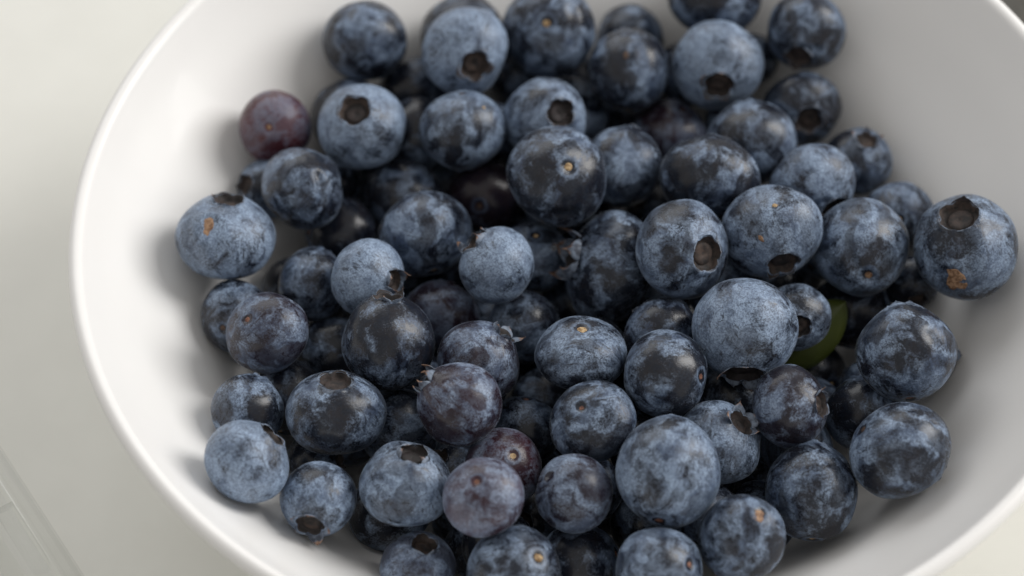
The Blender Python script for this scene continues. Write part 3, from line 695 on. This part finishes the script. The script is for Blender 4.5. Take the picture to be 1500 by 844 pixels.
# the berries of the lower layers, glimpsed between the upper ones: a few shapes, copied
protos = []
for k in range(6):
    rng = np.random.default_rng(500 + k)
    V, D, nth, k0, ph0, zc = body_mesh("blueberry", 1, .92, .31, rng, nth=32)
    V, F = finish_body(V, D, 7.0, nth)
    ncup = nth + (k0 - 2) * nth
    o = mesh_obj("blueberry", V, F, [SKIN, CUP], None, [1 if i < ncup else 0 for i in range(len(F))])
    o.rotation_mode = 'QUATERNION'
    o["red"] = 0.0; o["radius_mm"] = 7.0
    add_calyx(o, 7.0, .31, zc, ph0, 'mid', False, rng)
    add_scar(o, 7.0, V[-1][2] / (7.0 * MM), rng, [SCAR_RED, SCAR_DARK, SCAR_TAN][k % 3])
    protos.append(o)
rngf = random.Random(9)
for i, (x, y, z, R, label) in enumerate(FILL):
    p = protos[i % 6]
    if i < 6: o = p
    else:
        o = p.copy(); COL.objects.link(o)
        for ch in p.children:
            d = ch.copy(); COL.objects.link(d); d.parent = o
    o.location = (x * MM, y * MM, z * MM)
    tag(o, label, "blueberry", "blueberries in the lower layers of the heap")
    s = R / 7.0; o.scale = (s, s, s)
    o["bloom"] = rngf.uniform(.32, .56)  # kept low: shade of the gaps is partly put into these berries' colour
    o.rotation_quaternion = Quaternion((rngf.gauss(0, 1), rngf.gauss(0, 1), rngf.gauss(0, 1), rngf.gauss(0, 1))).normalized()

# ------------------------------------------------------------------ green leaf tucked behind a pale berry
def ray_point(px, py, depth):
    F_ = 85 / 36 * 1500
    return cam_pos + (cf + cr * ((px - 750) / F_) - cu * ((py - 422) / F_)) * depth * MM
LD = 420.5
lc = ray_point(1186, 494, LD)
le = (ray_point(1238, 442, LD - 1.5) - lc); half = le.length; le.normalize()
ln = (cam_pos - lc).normalized(); ln = (ln - le * ln.dot(le)).normalized()
lw = ln.cross(le)
V, F = [], []
nu, nv = 18, 8
for side in (0, 1):
    for i in range(nu + 1):
        t = -1 + 2 * i / nu
        wdt = .0045 * (1 - abs(t) ** 2.2) ** .8 + .00006
        for j in range(nv + 1):
            u = -1 + 2 * j / nv
            zz = -.0012 * (u * u) - .0012 * t * t + .00035 * (1 - abs(u)) ** 3 - (.00018 if side else 0)
            zz += .00012 * math.sin(9 * t + 5 * abs(u)) * abs(u)
            V.append(lc + le * (t * half) + lw * (u * wdt) + ln * zz)
    pass
W = nv + 1; n = (nu + 1) * W
for i in range(nu):
    for j in range(nv):
        a = i * W + j
        F.append((a, a + W, a + W + 1, a + 1)); F.append((n + a, n + a + 1, n + a + W + 1, n + a + W))
edge = [j for j in range(W)] + [i * W + nv for i in range(1, nu + 1)] + [nu * W + j for j in range(nv - 1, -1, -1)] + [i * W for i in range(nu - 1, 0, -1)]
for a, b_ in zip(edge, edge[1:] + edge[:1]): F.append((a, b_, n + b_, n + a))
leaf = mesh_obj("leaf", [v - lc for v in V], F, LEAF, loc=lc)
tag(leaf, "small green leaf caught between the blueberries, behind a hollow crowned one", "leaf")

# ------------------------------------------------------------------ clear plastic fruit box at the lower left
def plane_point(px, py, z):
    F_ = 85 / 36 * 1500
    d = cf + cr * ((px - 750) / F_) - cu * ((py - 422) / F_)
    return cam_pos + d * ((z * MM - cam_pos.z) / d.z)
FZ = -27.0
a = plane_point(-2, 650, FZ); b_ = plane_point(124, 844, FZ)
ex = (b_ - a).normalized(); ey = Vector((ex.y, -ex.x, 0))
if ey.x > 0: ey = -ey                                  # into the box: away from the bowl
origin = a - ex * .060
Lx, Ly = .170, .115
def rounded_rect(inset, rad):
    pts = []
    x0, x1, y0, y1 = inset, Lx - inset, inset, Ly - inset
    for cx, cy, a0 in ((x1 - rad, y0 + rad, -90), (x1 - rad, y1 - rad, 0), (x0 + rad, y1 - rad, 90), (x0 + rad, y0 + rad, 180)):
        for k in range(7):
            an = math.radians(a0 + 15 * k); pts.append((cx + rad * math.cos(an), cy + rad * math.sin(an)))
    return pts
def loft(levels, thick=0.0004):
    V, F = [], []
    L2 = levels + [(i_ + thick, r_, z_ + (thick if k < 5 else 0)) for k, (i_, r_, z_) in reversed(list(enumerate(levels)))]
    for ins, rad, z in L2:
        V += [Vector((x, y, z)) for x, y in rounded_rect(ins, max(rad, .002))]
    m_ = 28
    for i in range(len(L2) - 1):
        for j in range(m_):
            F.append((i * m_ + j, i * m_ + (j + 1) % m_, (i + 1) * m_ + (j + 1) % m_, (i + 1) * m_ + j))
    F.append(tuple((len(L2) - 1) * m_ + j for j in range(m_)))
    return V, F
box = bpy.data.objects.new("plastic_box", None); COL.objects.link(box)
box.matrix_world = Matrix.Translation(Vector((origin.x, origin.y, 0))) @ Matrix((ex, ey, Vector((0, 0, 1)))).transposed().to_4x4()
tag(box, "clear plastic fruit box standing on the table at the lower left corner", "plastic box")
z = FZ * MM
V, F = loft([(.0, .012, z - .0018), (.0, .012, z), (.0022, .011, z), (.0026, .011, z + .0009), (.0040, .010, z + .0009), (.0044, .010, z),
             (.0072, .009, z - .0002), (.0078, .009, z - .0015), (.0120, .008, TZ * MM + .003), (.0145, .007, TZ * MM + .0006)])
# built mirrored when the frame is left handed
mesh_obj("tray", V, F, PLASTIC, box)
# the snap tab moulded on the flange
tx = (plane_point(48, 812, FZ) - origin)
tx = Vector((tx.dot(ex), tx.dot(ey), 0))
V, F = [], []
tab = [(-.0105, -.0016), (.0035, -.0016), (.0042, -.0008), (.0042, .0008), (.0035, .0016), (-.0105, .0016)]
for zz, sc_ in ((z - .0004, 1), (z + .0022, .92), (z + .0027, .7), (z + .0016, .55)):
    for x, y in tab: V.append((tx.x + (x + .003) * sc_ - .003, tx.y + y * sc_, zz))
for i in range(3):
    for j in range(6): F.append((i * 6 + j, i * 6 + (j + 1) % 6, (i + 1) * 6 + (j + 1) % 6, (i + 1) * 6 + j))
F.append(tuple(18 + j for j in range(6)))
mesh_obj("snap_tab", V, F, PLASTIC, box)
